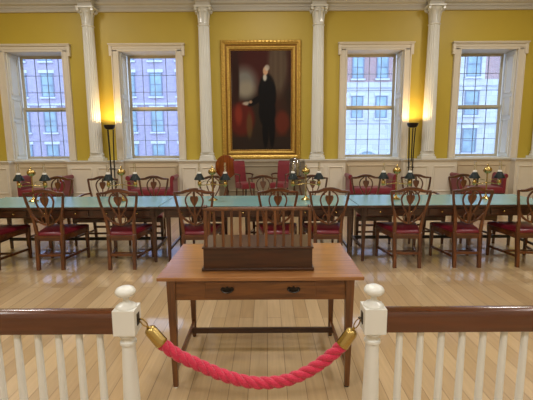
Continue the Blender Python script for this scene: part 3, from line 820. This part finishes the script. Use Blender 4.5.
hook(-1, (-.502, 0, .828-.53), (-.531, 0, .862-.53)); hook(1, (.364, 0, .814-.53), (.385, 0, .856-.53))
for par, s, x in ((np_, 1, .045), (pr_, -1, -.045)):
    bm = nb(); x0, x1 = sorted((x, x+s*.003)); box(bm, x0, x1, -.014, .014, .838, .888)
    tube(bm, [Vector((x+s*.004+s*.006*(1-math.cos(2*PI*k/14))/1.0, .006*math.sin(2*PI*k/14), .861)) for k in range(14)], .002, 6, closed=True)
    ob('rope_plate', bm, 'handle', par, .0005)

# ------------------------------------------------------------------ street beyond the windows
def building(name, label, x0, x1, Y, z0, z1, mat, cols_, rows, ww, wh, bands, arches=(), brick=None):
    t = thing(name, label, 'building', ((x0+x1)/2, Y, z0)); ox, oy, oz = (x0+x1)/2, Y, z0
    ob('wall', box(nb(), x0-ox, x1-ox, 0, 9, 0, z1-z0), mat, t)
    if brick: ob('brick_storey', box(nb(), brick[0]-ox, brick[1]-ox, -.008, .1, brick[2]-oz, z1-z0-.1), 'brickB', t)
    for (za, zb) in bands: ob('stone_band', box(nb(), x0-ox, x1-ox, -.15, 0, za-oz, zb-oz), 'stone', t)
    for x in cols_:
        for z in rows:
            f = nb(); frame(f, x-ww/2-ox, x+ww/2-ox, z-oz, z+wh-oz, [(0, -.01), (0, -.09), (.1, -.09), (.1, -.01)])
            box(f, x-ww/2-ox, x+ww/2-ox, -.08, -.02, z+wh*.5-.04-oz, z+wh*.5+.04-oz)
            w_ = ob('window', f, 'extdark', t)
            ob('pane', box(nb(), x-ww/2+.1-ox, x+ww/2-.1-ox, -.04, -.01, z+.1-oz, z+wh-.1-oz), 'extpane', w_)
            ob('lintel', box(nb(), x-ww/2-.12-ox, x+ww/2+.12-ox, -.12, 0, z+wh-oz, z+wh+.28-oz), 'exttrim', w_)
            ob('sill', box(nb(), x-ww/2-.12-ox, x+ww/2+.12-ox, -.2, 0, z-.15-oz, z-oz), 'exttrim', w_)
    for (x, z, r) in arches:
        pts = [(x-r-ox, -1.2+z-oz)]+[(x-ox-r*math.cos(PI*k/12), z-oz+r*math.sin(PI*k/12)) for k in range(13)]+[(x+r-ox, -1.2+z-oz)]
        a = ob('arched_window', prism(nb(), pts, -.06, -.01), 'extpane', t)
        bm = nb(); sweep(bm, [(x-ox-(r+.15)*math.cos(PI*k/14), -.1, z-oz+(r+.15)*math.sin(PI*k/14)) for k in range(15)], .3, .2)
        for q in (-.5, 0, .5): box(bm, x-ox+q*r-.04, x-ox+q*r+.04, -.1, -.02, z-1.2-oz, z+r*math.sqrt(1-q*q)-oz)
        ob('arch_surround', bm, 'exttrim', a)
    return t
gz = -6.0
building('brick_building', 'pinkish brick building across the street seen through the two left windows', -34, -3.5, 40, gz, 17, 'brickA',
         [-23.75+2.62*k for k in range(7)], [-4.4, -1.05, 2.35, 5.75, 9.1], 1.25, 2.25, [(4.95, 5.15)])
building('stone_building', 'pale stone building with arched openings across the street seen through third window', 3.5, 17.6, 40, gz, 17, 'stone',
         [6.55+2.35*k for k in range(5)], [3.55, 7.3, 10.9], 1.15, 2.15, [(6.45, 6.7), (9.9, 10.2)], [(6.9+3.1*k, -.8, 1.15) for k in range(4)], (3.6, 17.5, 7.0))
building('town_building', 'pale building with brick upper storeys across the street seen through the rightmost window', 17.8, 34, 38.5, gz, 17, 'stone',
         [19.3+3.3*k for k in range(4)], [-3.4, .2, 3.7, 7.2, 10.7], 1.35, 2.3, [(2.9, 3.3), (6.4, 6.75)], (), (20.4, 22.9, 7.0))
struct('ground', box(nb(), -60, 60, W+.7, 39.9, gz-.2, gz), 'asphalt', 'grey street between the room and the buildings opposite', 'street')

# ------------------------------------------------------------------ unseen ceiling fill lights, added to brighten the room
CL = [(-5, 7.0), (0, 7.0), (5, 7.0), (-4.6, 3.2), (0, 3.0), (4.6, 3.2), (-4, -1), (0, -1.4), (4, -1)]
def make_fill_light():
    t = thing('added_fill_light', 'added round fill light on the unseen ceiling, with frosted diffuser', 'lamp', group='added ceiling fill lights')
    ob('rim', lathe(nb(), [(.36, 0), (.38, -.02), (.38, -.06), (.35, -.07), (.34, -.05)], n=32), 'brass', t, 0, 40)
    ob('diffuser', lathe(nb(), [(.34, -.01), (.34, -.05), (.2, -.075), (.001, -.08)], n=32), 'globe', t, 0, 60)
    return t
c0 = make_fill_light()
for i, (x, y) in enumerate(CL):
    if i == 0: c0.location = (x, y, ZC)
    else: dup(c0, (x, y, ZC), 0, c0['label'])
    l = bpy.data.lights.new('added_fill_glow', 'AREA'); l.shape = 'DISK'; l.size = .66; l.energy = 64 if y > 0 else 84; l.color = (1, .97, .92)
    o = bpy.data.objects.new('added_fill_glow', l); o.location = (x, y, ZC-.1); COL.objects.link(o)

# ------------------------------------------------------------------ daylight
w = bpy.data.worlds.new('sky'); S.world = w; w.use_nodes = True
bg = w.node_tree.nodes['Background']; bg.inputs['Color'].default_value = (.52, .69, 1, 1); bg.inputs['Strength'].default_value = 4.0

# ------------------------------------------------------------------ camera
cam = bpy.data.cameras.new('camera'); cam.sensor_width = 36; cam.lens = 400/533*36; cam.clip_start = .05; cam.clip_end = 300
co = bpy.data.objects.new('camera', cam); COL.objects.link(co)
pitch = math.atan(61/400)
co.matrix_world = Matrix.Translation((0, 0, 1.6)) @ Matrix.Rotation(PI/2-pitch, 4, 'X') @ Matrix.Rotation(math.radians(-.35), 4, 'Z')
S.camera = co
S.view_settings.view_transform = 'Standard'; S.view_settings.look = 'None'
S.view_settings.exposure = 0; S.view_settings.gamma = 1; S.view_settings.use_curve_mapping = False
